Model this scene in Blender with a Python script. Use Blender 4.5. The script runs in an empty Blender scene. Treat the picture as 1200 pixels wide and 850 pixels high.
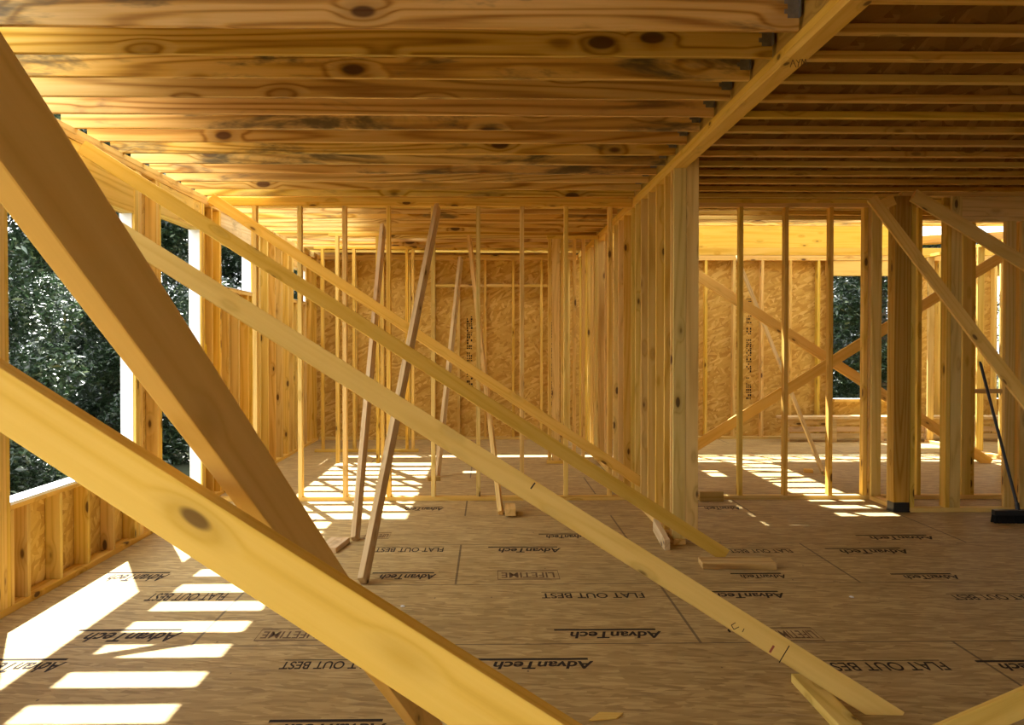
import bpy, bmesh, math, random
from mathutils import Vector, Matrix, Euler, noise

random.seed(7)
C = bpy.context.scene.collection
PI = math.pi

# ------------------------------------------------------------------ camera
CAM = Vector((0.0, 0.0, 1.44))
YAW, PITCH = math.radians(1.29), math.radians(1.05)
cam_rot = Euler((PI / 2 - PITCH, 0, -YAW), 'XYZ')
RM = cam_rot.to_matrix()
cd = bpy.data.cameras.new('camera')
cd.lens = 36.0
cd.sensor_width = 36.0
cd.clip_start = 0.05
cam = bpy.data.objects.new('camera', cd)
cam.location = CAM
cam.rotation_euler = cam_rot
C.objects.link(cam)
bpy.context.scene.camera = cam


def ray(px, py):
    return RM @ Vector(((px - 600) / 1200, (425 - py) / 1200, -1))


def at(px, py, d):
    """the place seen at a point of the photograph, d metres into the house"""
    r = ray(px, py)
    return CAM + r * (d / r.y)


def on_floor(px, py, z=0.0):
    r = ray(px, py)
    return CAM + r * ((z - CAM.z) / r.z)


# ------------------------------------------------------------------ helpers
def tag(o, label=None, cat=None, group=None, kind=None):
    if label: o['label'] = label
    if cat: o['category'] = cat
    if group: o['group'] = group
    if kind: o['kind'] = kind
    return o


def empty(name, loc):
    o = bpy.data.objects.new(name, None)
    o.location = loc
    o.empty_display_size = 0.1
    C.objects.link(o)
    return o


def add_box(bm, lo, hi):
    x0, y0, z0 = lo
    x1, y1, z1 = hi
    v = [bm.verts.new(p) for p in ((x0, y0, z0), (x1, y0, z0), (x1, y1, z0), (x0, y1, z0),
                                   (x0, y0, z1), (x1, y0, z1), (x1, y1, z1), (x0, y1, z1))]
    for f in ((3, 2, 1, 0), (4, 5, 6, 7), (0, 1, 5, 4), (1, 2, 6, 5), (2, 3, 7, 6), (3, 0, 4, 7)):
        bm.faces.new([v[i] for i in f])


def obj(name, bm, m, parent=None, bevel=0.0):
    if bevel:
        bmesh.ops.bevel(bm, geom=bm.edges[:], offset=bevel, segments=2, affect='EDGES', profile=0.6)
    me = bpy.data.meshes.new(name)
    bm.normal_update()
    bm.to_mesh(me)
    bm.free()
    if m: me.materials.append(m)
    o = bpy.data.objects.new(name, me)
    C.objects.link(o)
    if parent: o.parent = parent
    return o


def box(name, lo, hi, m, parent=None, bevel=0.0):
    """an axis-aligned block with its origin in its middle"""
    c = [(a + b) / 2 for a, b in zip(lo, hi)]
    bm = bmesh.new()
    add_box(bm, [a - k for a, k in zip(lo, c)], [b - k for b, k in zip(hi, c)])
    o = obj(name, bm, m, parent, bevel)
    o.location = c
    return o


MESHES = {}


def lumber_mesh(L, w, t, m):
    key = (round(L, 3), round(w, 4), round(t, 4), m.name)
    if key in MESHES: return MESHES[key]
    bm = bmesh.new()
    add_box(bm, (0, -t / 2, -w / 2), (L, t / 2, w / 2))
    bmesh.ops.bevel(bm, geom=bm.edges[:], offset=min(0.0032, t * 0.12), segments=2, affect='EDGES', profile=0.6)
    me = bpy.data.meshes.new('sawn_board')
    bm.to_mesh(me)
    bm.free()
    me.materials.append(m)
    MESHES[key] = me
    return me


def lumber(name, p0, p1, w, t, m, face=(0, -1, 0), roll=0.0, parent=None):
    """a sawn board from p0 to p1; its wide side (w) is turned as nearly as it can be towards `face`"""
    p0, p1 = Vector(p0), Vector(p1)
    ax = (p1 - p0)
    L = ax.length
    ax.normalize()
    n = Vector(face)
    n = (n - ax * n.dot(ax)).normalized()          # wide-face normal = local Y
    zz = ax.cross(n).normalized()
    R = Matrix((ax, n, zz)).transposed()
    if roll: R = Matrix.Rotation(roll, 3, ax) @ R
    o = bpy.data.objects.new(name, lumber_mesh(L, w, t, m))
    o.matrix_world = Matrix.Translation(p0) @ R.to_4x4()
    C.objects.link(o)
    if parent:
        o.parent = parent
        o.matrix_parent_inverse = Matrix.Translation(parent.location).inverted()
    return o


ORD = ['first', 'second', 'third', 'fourth', 'fifth', 'sixth', 'seventh', 'eighth', 'ninth', 'tenth', 'eleventh', 'twelfth',
       'thirteenth', 'fourteenth', 'fifteenth', 'sixteenth', 'seventeenth', 'eighteenth', 'nineteenth', 'twentieth',
       'twenty-first', 'twenty-second', 'twenty-third', 'twenty-fourth', 'twenty-fifth', 'twenty-sixth', 'twenty-seventh',
       'twenty-eighth', 'twenty-ninth', 'thirtieth']


# ------------------------------------------------------------------ materials
class N:
    """small wrapper round a node tree"""

    def __init__(s, name):
        s.m = bpy.data.materials.new(name)
        s.m.use_nodes = True
        s.t = s.m.node_tree
        s.bsdf = s.t.nodes['Principled BSDF']

    def new(s, kind, **kw):
        n = s.t.nodes.new(kind)
        for k, v in kw.items(): setattr(n, k, v)
        return n

    def link(s, a, b): s.t.links.new(a, b)

    def setin(s, sock, v):
        if hasattr(v, 'is_output'): s.link(v, sock)
        else: sock.default_value = v

    def math(s, op, a, b=0.0, clamp=False):
        n = s.new('ShaderNodeMath', operation=op, use_clamp=clamp)
        s.setin(n.inputs[0], a)
        s.setin(n.inputs[1], b)
        return n.outputs[0]

    def vmul(s, v, k):
        n = s.new('ShaderNodeVectorMath', operation='MULTIPLY')
        s.link(v, n.inputs[0])
        n.inputs[1].default_value = k
        return n.outputs[0]

    def noise(s, v, scale, detail=3.0, rough=0.55, dist=0.0):
        n = s.new('ShaderNodeTexNoise')
        s.link(v, n.inputs['Vector'])
        n.inputs['Scale'].default_value = scale
        n.inputs['Detail'].default_value = detail
        n.inputs['Roughness'].default_value = rough
        n.inputs['Distortion'].default_value = dist
        return n.outputs[0]

    def ramp(s, f, stops, interp='LINEAR'):
        n = s.new('ShaderNodeValToRGB')
        s.link(f, n.inputs[0])
        cr = n.color_ramp
        cr.interpolation = interp
        while len(cr.elements) < len(stops): cr.elements.new(0.5)
        for e, (p, c) in zip(cr.elements, stops):
            e.position = p
            e.color = c if len(c) == 4 else (*c, 1)
        return n.outputs[0]

    def smooth(s, v, a, b):
        n = s.new('ShaderNodeMapRange', interpolation_type='SMOOTHSTEP')
        s.setin(n.inputs['Value'], v)
        n.inputs['From Min'].default_value = a
        n.inputs['From Max'].default_value = b
        return n.outputs['Result']

    def mix(s, f, a, b, mode='MIX'):
        n = s.new('ShaderNodeMix', data_type='RGBA', blend_type=mode)
        s.setin(n.inputs['Factor'], f)
        for i, v in ((6, a), (7, b)):
            if hasattr(v, 'is_output'): s.link(v, n.inputs[i])
            else: n.inputs[i].default_value = (*v, 1) if len(v) == 3 else v
        return n.outputs[2]

    def bump(s, h, strength=0.2, dist=0.002):
        n = s.new('ShaderNodeBump')
        n.inputs['Strength'].default_value = strength
        n.inputs['Distance'].default_value = dist
        s.link(h, n.inputs['Height'])
        s.link(n.outputs[0], s.bsdf.inputs['Normal'])

    def done(s, col, rough=0.7, spec=0.25):
        s.setin(s.bsdf.inputs['Base Color'], col if hasattr(col, 'is_output') else (*col, 1))
        s.setin(s.bsdf.inputs['Roughness'], rough)
        s.bsdf.inputs['Specular IOR Level'].default_value = spec
        return s.m


def wood(name, light, mid, dark, stain=0.0, knots=1.0, grain=1.0, KS=(2.9, 7.5, 7.5), KN=0.085):
    """sawn softwood; the grain runs along the board's own length (local X)"""
    n = N(name)
    co = n.new('ShaderNodeTexCoord').outputs['Object']
    inf = n.new('ShaderNodeObjectInfo').outputs['Random']
    wn = n.new('ShaderNodeTexWhiteNoise', noise_dimensions='1D')
    n.link(inf, wn.inputs['W'])
    off = n.new('ShaderNodeVectorMath', operation='SCALE')
    n.link(wn.outputs['Color'], off.inputs[0])
    off.inputs['Scale'].default_value = 40.0
    add = n.new('ShaderNodeVectorMath', operation='ADD')
    n.link(co, add.inputs[0])
    n.link(off.outputs[0], add.inputs[1])
    v = add.outputs[0]
    # knots
    vo = n.new('ShaderNodeTexVoronoi')
    n.link(n.vmul(v, KS), vo.inputs['Vector'])
    vo.inputs['Scale'].default_value = 1.0
    kd = vo.outputs['Distance']
    knot = n.math('SUBTRACT', 1.0, n.smooth(kd, KN, KN + 0.05))
    halo = n.math('SUBTRACT', 1.0, n.smooth(kd, KN, KN + 0.26))
    # growth rings drawn out along the board and bent round the knots
    broad = n.noise(n.vmul(v, (0.16, 3.2, 3.2)), 1.5, 1.5, 0.45)
    ph = n.math('ADD', n.math('MULTIPLY', broad, 75.0), n.math('MULTIPLY', halo, 7.0))
    ring = n.math('MULTIPLY_ADD', n.math('SINE', ph), 0.5)
    ring.node.inputs[2].default_value = 0.5
    fine = n.noise(n.vmul(v, (2.2, 70, 70)), 1.0, 4.0, 0.6)
    patch = n.noise(n.vmul(v, (1.0, 3.5, 3.5)), 1.1, 3.0, 0.55)
    f = n.math('ADD', n.math('MULTIPLY', n.math('POWER', ring, 2.5), 0.30 * grain), n.math('MULTIPLY', fine, 0.5))
    f = n.math('ADD', f, n.math('MULTIPLY', patch, 0.35))
    col = n.ramp(f, [(0.25, light), (0.62, mid), (1.02, dark)])
    col = n.mix(n.math('MULTIPLY', halo, 0.42 * knots), col, tuple(c * 0.62 for c in dark))
    col = n.mix(n.math('MULTIPLY', knot, 0.85 * knots), col, (0.060, 0.024, 0.009))
    if stain:
        st = n.noise(n.vmul(v, (0.9, 2.6, 4.0)), 1.5, 5.0, 0.65, 0.4)
        lim = n.smooth(st, 0.50, 0.66)
        sep = n.new('ShaderNodeSeparateColor')
        n.link(wn.outputs['Color'], sep.inputs[0])
        amt = n.math('MULTIPLY', n.smooth(sep.outputs[1], 0.15, 1.0), stain)
        col = n.mix(n.math('MULTIPLY', lim, amt), col, (0.10, 0.085, 0.05))
    # every board its own tone
    sep2 = n.new('ShaderNodeSeparateColor')
    n.link(wn.outputs['Color'], sep2.inputs[0])
    hsv = n.new('ShaderNodeHueSaturation')
    n.link(col, hsv.inputs['Color'])
    n.link(n.math('ADD', n.math('MULTIPLY', sep2.outputs[0], 0.020), 0.482), hsv.inputs['Hue'])
    n.link(n.math('ADD', n.math('MULTIPLY', sep2.outputs[2], 0.18), 0.95), hsv.inputs['Saturation'])
    n.link(n.math('ADD', n.math('MULTIPLY', sep2.outputs[1], 0.18), 0.90), hsv.inputs['Value'])
    n.bump(f, 0.25, 0.0015)
    return n.done(hsv.outputs[0], 0.72, 0.22)


M = {}
M['stud'] = wood('spruce_lumber', (0.77, 0.585, 0.1960), (0.67, 0.485, 0.1280), (0.45, 0.285, 0.0560))
M['brace'] = wood('planed_spruce', (0.79, 0.575, 0.1640), (0.715, 0.495, 0.1160), (0.56, 0.355, 0.0680), knots=0.9, grain=0.8, KS=(3.0, 7.5, 7.5), KN=0.06)
M['joist'] = wood('pine_joist', (0.72, 0.545, 0.215), (0.60, 0.415, 0.112), (0.31, 0.175, 0.036), stain=0.95, knots=1.0, grain=1.6, KS=(2.0, 4.2, 4.2), KN=0.10)
M['post'] = wood('aged_post', (0.50, 0.34, 0.1040), (0.40, 0.25, 0.0600), (0.25, 0.14, 0.0240), stain=0.4)
M['grey'] = wood('weathered_board', (0.70, 0.57, 0.3128), (0.60, 0.45, 0.2116), (0.42, 0.29, 0.1104), stain=0.3)
M['lvl'] = wood('veneer_lumber', (0.52, 0.34, 0.0800), (0.42, 0.26, 0.0520), (0.26, 0.145, 0.0240), stain=0.3, knots=0.25)
M['flange'] = wood('flange_lumber', (0.70, 0.525, 0.1600), (0.58, 0.41, 0.1000), (0.40, 0.25, 0.0480), knots=0.5)


def strand_board(name, cols, plane='xz', size=1.0, seams=False, along=(0.15, 1.0, 2.1, 2.75)):
    """pressed wafers: flat flakes lying over one another at many angles, each its own tone"""
    n = N(name)
    v = n.new('ShaderNodeTexCoord').outputs['Object']
    sx = n.new('ShaderNodeSeparateXYZ')
    n.link(v, sx.inputs[0])
    cb = n.new('ShaderNodeCombineXYZ')
    a_, b_ = {'xz': (0, 2), 'yz': (1, 2), 'xy': (0, 1)}[plane]
    n.link(sx.outputs[a_], cb.inputs[0])
    n.link(sx.outputs[b_], cb.inputs[1])
    uv = cb.outputs[0]
    col = None
    for k, ang in enumerate(along):
        mp = n.new('ShaderNodeMapping')
        n.link(uv, mp.inputs['Vector'])
        mp.inputs['Rotation'].default_value = (0, 0, ang)
        mp.inputs['Location'].default_value = (k * 3.1, k * 1.7, 0)
        vo = n.new('ShaderNodeTexVoronoi', voronoi_dimensions='2D')
        n.link(n.vmul(mp.outputs[0], (7.5 / size, 30 / size, 1)), vo.inputs['Vector'])
        vo.inputs['Scale'].default_value = 1.0
        sp = n.new('ShaderNodeSeparateColor')
        n.link(vo.outputs['Color'], sp.inputs[0])
        grain = n.noise(n.vmul(mp.outputs[0], (12 / size, 190 / size, 1)), 1.0, 2.0)
        f = n.math('ADD', n.math('MULTIPLY', sp.outputs[0], 0.75), n.math('MULTIPLY', grain, 0.3))
        c = n.ramp(f, [(0.05, cols[0]), (0.35, cols[1]), (0.68, cols[2]), (0.98, cols[3])])
        if col is None: col = c
        else: col = n.mix(n.smooth(sp.outputs[1], 0.55, 0.60), col, c)
    f = n.noise(n.vmul(v, (40, 40, 40)), 1.0, 2.0)
    wide = n.noise(n.vmul(v, (1, 1, 1)), 0.9 if seams else 2.0, 4.0, 0.6)
    col = n.mix(n.math('MULTIPLY', n.smooth(wide, 0.42, 0.72), 0.3), col, tuple(c * 0.72 for c in cols[1]))
    if seams:
        mp = n.new('ShaderNodeMapping')
        n.link(v, mp.inputs['Vector'])
        mp.inputs['Location'].default_value = (SEAM_X, 0, 0)
        br = n.new('ShaderNodeTexBrick')
        n.link(mp.outputs[0], br.inputs['Vector'])
        br.inputs['Scale'].default_value = 1.0
        br.inputs['Brick Width'].default_value = 2.44
        br.inputs['Row Height'].default_value = 1.22
        br.inputs['Mortar Size'].default_value = 0.008
        br.inputs['Mortar Smooth'].default_value = 0.3
        br.offset = 0.5
        col = n.mix(n.math('MULTIPLY', br.outputs['Fac'], 0.72), col, (0.05, 0.03, 0.015))
        # scuffs and dirt trodden in, and nail heads in rows over the joists
        dirt = n.noise(n.vmul(v, (1.3, 4.2, 1)), 1.6, 6.0, 0.7, 0.5)
        col = n.mix(n.math('MULTIPLY', n.smooth(dirt, 0.57, 0.75), 0.45), col, (0.15, 0.10, 0.06))
        nv = n.new('ShaderNodeTexVoronoi')
        n.link(n.vmul(v, (6.0, 2.46, 1)), nv.inputs['Vector'])
        nv.inputs['Scale'].default_value = 1.0
        nv.inputs['Randomness'].default_value = 0.25
        spot = n.math('SUBTRACT', 1.0, n.smooth(nv.outputs['Distance'], 0.02, 0.04))
        col = n.mix(n.math('MULTIPLY', spot, 0.75), col, (0.06, 0.035, 0.02))
        spk = n.noise(n.vmul(v, (60, 110, 1)), 1.0, 2.0, 0.5)
        col = n.mix(n.math('MULTIPLY', n.smooth(spk, 0.70, 0.78), 0.7), col, (0.09, 0.05, 0.025))
    n.bump(f, 0.3, 0.002)
    return n.done(col, 0.62 if seams else 0.75, 0.3)


SEAM_X = 0.20
M['floor'] = strand_board('subfloor_panel', [(0.26, 0.168, 0.058), (0.375, 0.258, 0.092), (0.455, 0.322, 0.124), (0.58, 0.43, 0.185)], 'xy', 0.75, seams=True,
                          along=(0.0, 0.10, -0.12, 0.22))
OSB_COLS = [(0.43, 0.235, 0.045), (0.575, 0.36, 0.078), (0.67, 0.455, 0.115), (0.80, 0.60, 0.21)]
M['osb'] = strand_board('strand_board_wall', OSB_COLS, 'xz', 0.95)
M['osb_side'] = strand_board('strand_board_side_wall', OSB_COLS, 'yz', 0.95)
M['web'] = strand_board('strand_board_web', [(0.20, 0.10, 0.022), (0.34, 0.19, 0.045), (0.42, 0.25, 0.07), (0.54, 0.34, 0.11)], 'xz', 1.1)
M['deck'] = strand_board('strand_board_deck', OSB_COLS, 'xy', 1.2)


def plain(name, col, rough=0.6, spec=0.3, var=0.12, scale=8.0, metal=0.0):
    n = N(name)
    v = n.new('ShaderNodeTexCoord').outputs['Object']
    f = n.noise(v, scale, 4.0)
    c = n.mix(f, tuple(k * (1 - var) for k in col), tuple(min(1, k * (1 + var)) for k in col))
    n.bsdf.inputs['Metallic'].default_value = metal
    return n.done(c, rough, spec)


M['wrap'] = plain('white_house_wrap', (0.86, 0.88, 0.90), 0.5, var=0.05)
M['ink'] = plain('black_ink', (0.030, 0.022, 0.018), 0.8, 0.1)
M['brown_ink'] = plain('faded_ink', (0.14, 0.085, 0.045), 0.8, 0.1)
M['red_ink'] = plain('red_ink', (0.35, 0.10, 0.06), 0.8, 0.1)
M['steel'] = plain('galvanised_steel', (0.20, 0.19, 0.17), 0.55, 0.4, var=0.4, scale=40, metal=0.5)
M['black'] = plain('black_plastic', (0.012, 0.013, 0.015), 0.4, 0.4)
M['bristle'] = plain('black_bristle', (0.010, 0.010, 0.011), 0.8, 0.2, var=0.5, scale=120)
M['yellow'] = plain('yellow_plastic', (0.75, 0.52, 0.03), 0.4)
M['green'] = plain('green_plastic', (0.03, 0.22, 0.06), 0.4)
M['bark'] = plain('tree_bark', (0.10, 0.085, 0.065), 0.9, 0.1, var=0.5, scale=12)
M['soil'] = plain('forest_soil', (0.045, 0.05, 0.028), 0.95, 0.1, var=0.5, scale=3)

_n = N('green_leaf')
_r = _n.new('ShaderNodeObjectInfo').outputs['Random']
_g = _n.new('ShaderNodeNewGeometry').outputs['Random Per Island']
_c = _n.ramp(_g, [(0.0, (0.012, 0.028, 0.012)), (0.5, (0.030, 0.060, 0.024)), (0.85, (0.04, 0.075, 0.03)), (1.0, (0.22, 0.27, 0.16))])  # palest leaves imitate bright glints, put into their colour
_n.bsdf.inputs['Transmission Weight'].default_value = 0.0
_tr = _n.new('ShaderNodeBsdfTranslucent')
_n.link(_c, _tr.inputs['Color'])
_mx = _n.new('ShaderNodeMixShader')
_mx.inputs[0].default_value = 0.25
_n.link(_n.bsdf.outputs[0], _mx.inputs[1])
_n.link(_tr.outputs[0], _mx.inputs[2])
_n.link(_mx.outputs[0], _n.t.nodes['Material Output'].inputs['Surface'])
M['leaf'] = _n.done(_c, 0.30, 1.0)

_n = N('translucent_sheet')
_n.bsdf.inputs['Base Color'].default_value = (0.9, 0.9, 0.88, 1)
_tr = _n.new('ShaderNodeBsdfTranslucent')
_tr.inputs['Color'].default_value = (0.92, 0.92, 0.9, 1)
_mx = _n.new('ShaderNodeMixShader')
_mx.inputs[0].default_value = 0.6
_n.link(_n.bsdf.outputs[0], _mx.inputs[1])
_n.link(_tr.outputs[0], _mx.inputs[2])
_n.link(_mx.outputs[0], _n.t.nodes['Material Output'].inputs['Surface'])
M['sheet'] = _n.done((0.9, 0.9, 0.88), 0.6)

# ------------------------------------------------------------------ sizes of the house
T = 0.038          # nominal two inches
W4, W6 = 0.089, 0.140
STUD = 2.695       # underside of the top plates
PLATE = 2.771      # top of the plates, underside of the joists
JD = 0.286         # joist depth
DECK = PLATE + JD
XL = -2.55         # inner face of the outer wall on the left
YP = 9.37          # front face of the partition across the house
YF = 15.35         # front of the studs of the far wall
BX0, BX1 = 1.32, 1.409   # plate under the beam and the row of studs beneath it

# ------------------------------------------------------------------ setting: floor, walls, deck, ground
floor = box('floor', (-2.70, -3.0, -0.06), (9.5, 15.50, 0.0), M['floor'])
floor.location.z = -0.03
# put the panel joints where the photograph has them: the board pattern is read in the house's own metres
me = floor.data
off = floor.location.copy()
for vtx in me.vertices: vtx.co += off
floor.location = (0, 0, 0)
tag(floor, 'brown strand-board subfloor with printed lettering and panel joints', 'floor', kind='structure')


def sheathing(name, axis, pos, thick, u0, u1, z0, z1, holes):
    """one wall of boards with rectangular openings; axis 'x' = wall runs along y at x = pos"""
    us = sorted({u0, u1, *[h[0] for h in holes], *[h[1] for h in holes]})
    bm = bmesh.new()
    for a, b in zip(us, us[1:]):
        cuts = sorted([(h[2], h[3]) for h in holes if h[0] <= a + 1e-6 and h[1] >= b - 1e-6])
        z = z0
        for lo, hi in cuts + [(z1, z1)]:
            if lo > z + 1e-6:
                if axis == 'x': add_box(bm, (pos, a, z), (pos + thick, b, lo))
                else: add_box(bm, (a, pos, z), (b, pos + thick, lo))
            z = max(z, hi)
    return tag(obj(name, bm, M['osb_side'] if axis == 'x' else M['osb']), kind='structure')


W1 = (5.50, 7.45, 0.590, 2.38)      # window by the near post
W2 = (8.05, 9.15, 0.038, 2.45)      # tall opening
W3 = (9.84, 11.10, 1.99, 2.42)      # high window
W4o = (13.45, 14.35, 2.02, 2.45)    # high window near the far corner
W0 = (-2.6, 1.3, 0.30, 2.45)         # unseen opening, added to light the near braces from the left
sheathing('wall_left', 'x', XL - W4 - 0.014, 0.012, -3.0, 15.5, -0.30, PLATE,
          [W0, W1, W2, W3, W4o])
FW1 = (5.22, 6.12, 0.60, 2.47)
FW2 = (7.72, 8.7, 0.60, 2.47)
sheathing('wall_far', 'y', YF + W6 + 0.002, 0.012, -2.70, 9.5, -0.30, PLATE, [FW1, FW2])
sheathing('wall_right', 'x', 9.40, 0.012, -3.0, 15.49, -0.3, PLATE, [])  # unseen side wall, added without openings to keep out light from the right
sheathing('wall_back', 'y', -3.0, 0.012, -2.6, 9.38, -0.3, PLATE, [])  # unseen end wall, closed up to cut the light from behind
g = box('ground', (-60, -40, -1.2), (60, 70, -0.9), M['soil'])
tag(g, 'dark forest floor outside the house', 'ground', kind='structure')

# the boarded floor above, laid round the places still open to the sky
def decking(name, x0, x1, y0, y1, z, holes):
    xs = sorted({x0, x1, *[min(max(h[i], x0), x1) for h in holes for i in (0, 1)]})
    ys = sorted({y0, y1, *[min(max(h[i], y0), y1) for h in holes for i in (2, 3)]})
    bm = bmesh.new()
    for a, b in zip(xs, xs[1:]):
        run = None
        for c, d in list(zip(ys, ys[1:])) + [(y1, y1 + 0.1)]:
            mx_, my_ = (a + b) / 2, (c + d) / 2
            solid = my_ < y1 and not any(h[0] < mx_ < h[1] and h[2] < my_ < h[3] for h in holes)
            if solid and run is None: run = c
            if not solid and run is not None:
                add_box(bm, (a, run, z + 0.001), (b, c, z + 0.019))
                run = None
    return tag(obj(name, bm, M['deck']), 'underside of the strand-board floor above the joists', 'ceiling', kind='structure')


DECK2 = 3.32         # the back right room is framed higher
decking('ceiling', -2.66, 1.41, -3.0, 9.85, DECK, [(-2.70, -2.03, 2.2, 9.9)])
decking('ceiling_right', 1.415, 9.39, -3.0, 11.62, DECK, [(2.14, 2.64, 10.36, 11.7),
        (2.12, 2.34, 10.22, 10.27), (2.40, 2.56, 10.22, 10.27), (2.62, 2.85, 10.22, 10.27), (1.58, 1.74, 9.91, 9.95), (1.50, 1.85, 9.80, 9.815)])
decking('ceiling_back', -2.66, 1.32, 9.61, 15.48, PLATE + 0.14, [(-2.70, -2.03, 9.5, 10.1), (-2.70, -1.44, 10.1, 14.2), (-2.70, 1.25, 14.78, 15.02), (-1.05, -0.85, 13.2, 13.4)])
decking('ceiling_far', 1.12, 9.39, 11.64, 15.48, DECK2, [(2.06, 2.56, 11.6, 14.65), (1.45, 9.3, 14.45, 15.22), (5.2, 6.25, 12.6, 14.45), (1.55, 1.72, 13.05, 13.62)])
# ------------------------------------------------------------------ plates and beam
def plate(name, p0, p1, w, label, cat='plate', m=None, face=(0, 0, 1), group=None):
    return tag(lumber(name, p0, p1, w, T, m or M['stud'], face), label, cat, group)


plate('sole_plate', (XL - W4 / 2, -2.9, T / 2), (XL - W4 / 2, 15.33, T / 2), W4, 'long bottom plate on the floor under the studs of the window wall')
plate('top_plate', (XL - W4 / 2, -2.9, STUD + T / 2), (XL - W4 / 2, 15.33, STUD + T / 2), W4, 'lower of two top plates along the window wall')
plate('top_plate', (XL - W4 / 2, -2.9, STUD + 1.5 * T), (XL - W4 / 2, 15.33, STUD + 1.5 * T), W4, 'upper of two top plates along the window wall under joist ends')

# beam that carries the joists, with a doubled plate nailed under it
bc = (BX0 + BX1) / 2
tag(lumber('ceiling_beam', (bc + 0.006, -2.9, PLATE + JD / 2), (bc + 0.006, 15.3, PLATE + JD / 2), JD - 0.002, 0.080, M['lvl'], (-1, 0, 0)),
    'dark laminated beam between both sets of joists above the stud row', 'beam')
tag(lumber('beam_plate', (bc, 3.0, STUD + T / 2), (bc, 15.3, STUD + T / 2), W4, T, M['brace'], (0, 0, 1)),
    'pale lower plate under the ceiling beam, running back to stud row', 'plate')
tag(lumber('beam_plate', (bc, 3.0, STUD + 1.5 * T), (bc, 15.3, STUD + 1.5 * T), W4, T, M['brace'], (0, 0, 1)),
    'upper plate under the ceiling beam, sandwiched against the beam', 'plate')

# ------------------------------------------------------------------ joists
J0, JS = 4.34, 0.4105
JD3 = 0.14
n_left = 27
for k in range(n_left):
    y = J0 + JS * k
    if y > 15.25: break
    lab = ORD[k] + ' sawn joist from the front, over the left room'
    if k in (5, 2): lab = ORD[k] + ' sawn joist from the front over the left room, darkly stained'
    jd = JD if k < 13 else JD3
    o = tag(lumber('floor_joist', (XL - W4 + 0.004, y + T / 2, PLATE + jd / 2), (BX0 - 0.004, y + T / 2, PLATE + jd / 2), jd, T, M['joist'], (0, -1, 0)),
            lab, 'joist', 'sawn joists over the left room')
    if k < 12:
        # steel hanger at the beam: flange on the beam, cheeks and seat round the joist end (board-local metres)
        L = (BX0 - 0.004) - (XL - W4 + 0.004)
        bm = bmesh.new()
        for s in (-1, 1):
            add_box(bm, (L - 0.05, s * (T / 2 + 0.0002), -JD / 2 - 0.002), (L - 0.003, s * (T / 2 + 0.0022), JD / 2 - 0.05))
            for q in range(5):       # the toothed edge of the cheek
                zq = -JD / 2 + 0.03 + q * 0.042
                add_box(bm, (L - 0.064, s * (T / 2 + 0.0002), zq), (L - 0.049, s * (T / 2 + 0.0022), zq + 0.02))
            add_box(bm, (L - 0.003, s * T / 2, -JD / 2 - 0.002), (L - 0.001, s * (T / 2 + 0.035), JD / 2 - 0.05))
        add_box(bm, (L - 0.05, -T / 2 - 0.002, -JD / 2 - 0.0025), (L - 0.002, T / 2 + 0.002, -JD / 2 - 0.0004))
        h = obj('joist_hanger', bm, M['steel'])
        h.parent = o
        h['label'] = 'grey steel joist hanger'

# I-joists over the right room: flange, web, flange
FL_W, FL_T = 0.062, 0.038
xr0, xr1 = BX1 + 0.004, 9.35


def ijoist(y, label, x0=xr0, x1=xr1):
    e = empty('i_joist', (x0, y + FL_W / 2, PLATE))
    tag(e, label, 'joist', 'I-joists over the right room')
    yc = y + FL_W / 2
    lumber('bottom_flange', (x0, yc, PLATE + FL_T / 2), (x1, yc, PLATE + FL_T / 2), FL_W, FL_T, M['flange'], (0, 0, 1), parent=e)
    lumber('top_flange', (x0, yc, DECK - FL_T / 2 - 0.001), (x1, yc, DECK - FL_T / 2 - 0.001), FL_W, FL_T, M['flange'], (0, 0, 1), parent=e)
    bm = bmesh.new()
    add_box(bm, (0, -0.005, FL_T - 0.004), (x1 - x0, 0.005, JD - FL_T + 0.004))
    obj('web', bm, M['web'], e)
    return e


for k in range(-1, 17):
    y = J0 + 0.02 + JS * k
    ijoist(y, ORD[k + 1] + ' I-joist from the front over the right room, strand-board web between lumber flanges')
plate('wall_plate', (9.354, -2.9, PLATE - T / 2), (9.354, 15.28, PLATE - T / 2), W4, 'plate on the right wall under the I-joist ends')
for k in range(18, 27):        # higher framing in front of the far wall, right of the beam
    y = J0 + JS * k
    if y > 15.1: break
    tag(lumber('floor_joist', (xr0, y + T / 2, DECK2 - 0.071), (9.3, y + T / 2, DECK2 - 0.071), 0.14, T, M['joist'], (0, -1, 0)),
        ORD[k - 18] + ' shallow joist from the front over the back right room', 'joist', 'shallow joists of the back right room')

# rim boards on the far wall
tag(lumber('rim_joist', (XL - W4, YF + 0.10, PLATE + JD3 / 2), (BX0 - 0.01, YF + 0.10, PLATE + JD3 / 2), JD3, T, M['joist'], (0, -1, 0)),
    'rim joist on top of the far wall, left of the beam', 'joist')
for z, w in ((STUD + T / 2, 'lower'), (STUD + 1.5 * T, 'upper')):
    plate('top_plate', (XL, YF + W6 / 2, z), (9.38, YF + W6 / 2, z), W6, w + ' of two top plates along the far wall')
plate('sole_plate', (XL + 0.01, YF + W6 / 2, T / 2), (9.38, YF + W6 / 2, T / 2), W6, 'bottom plate on the floor along the far wall')
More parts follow.
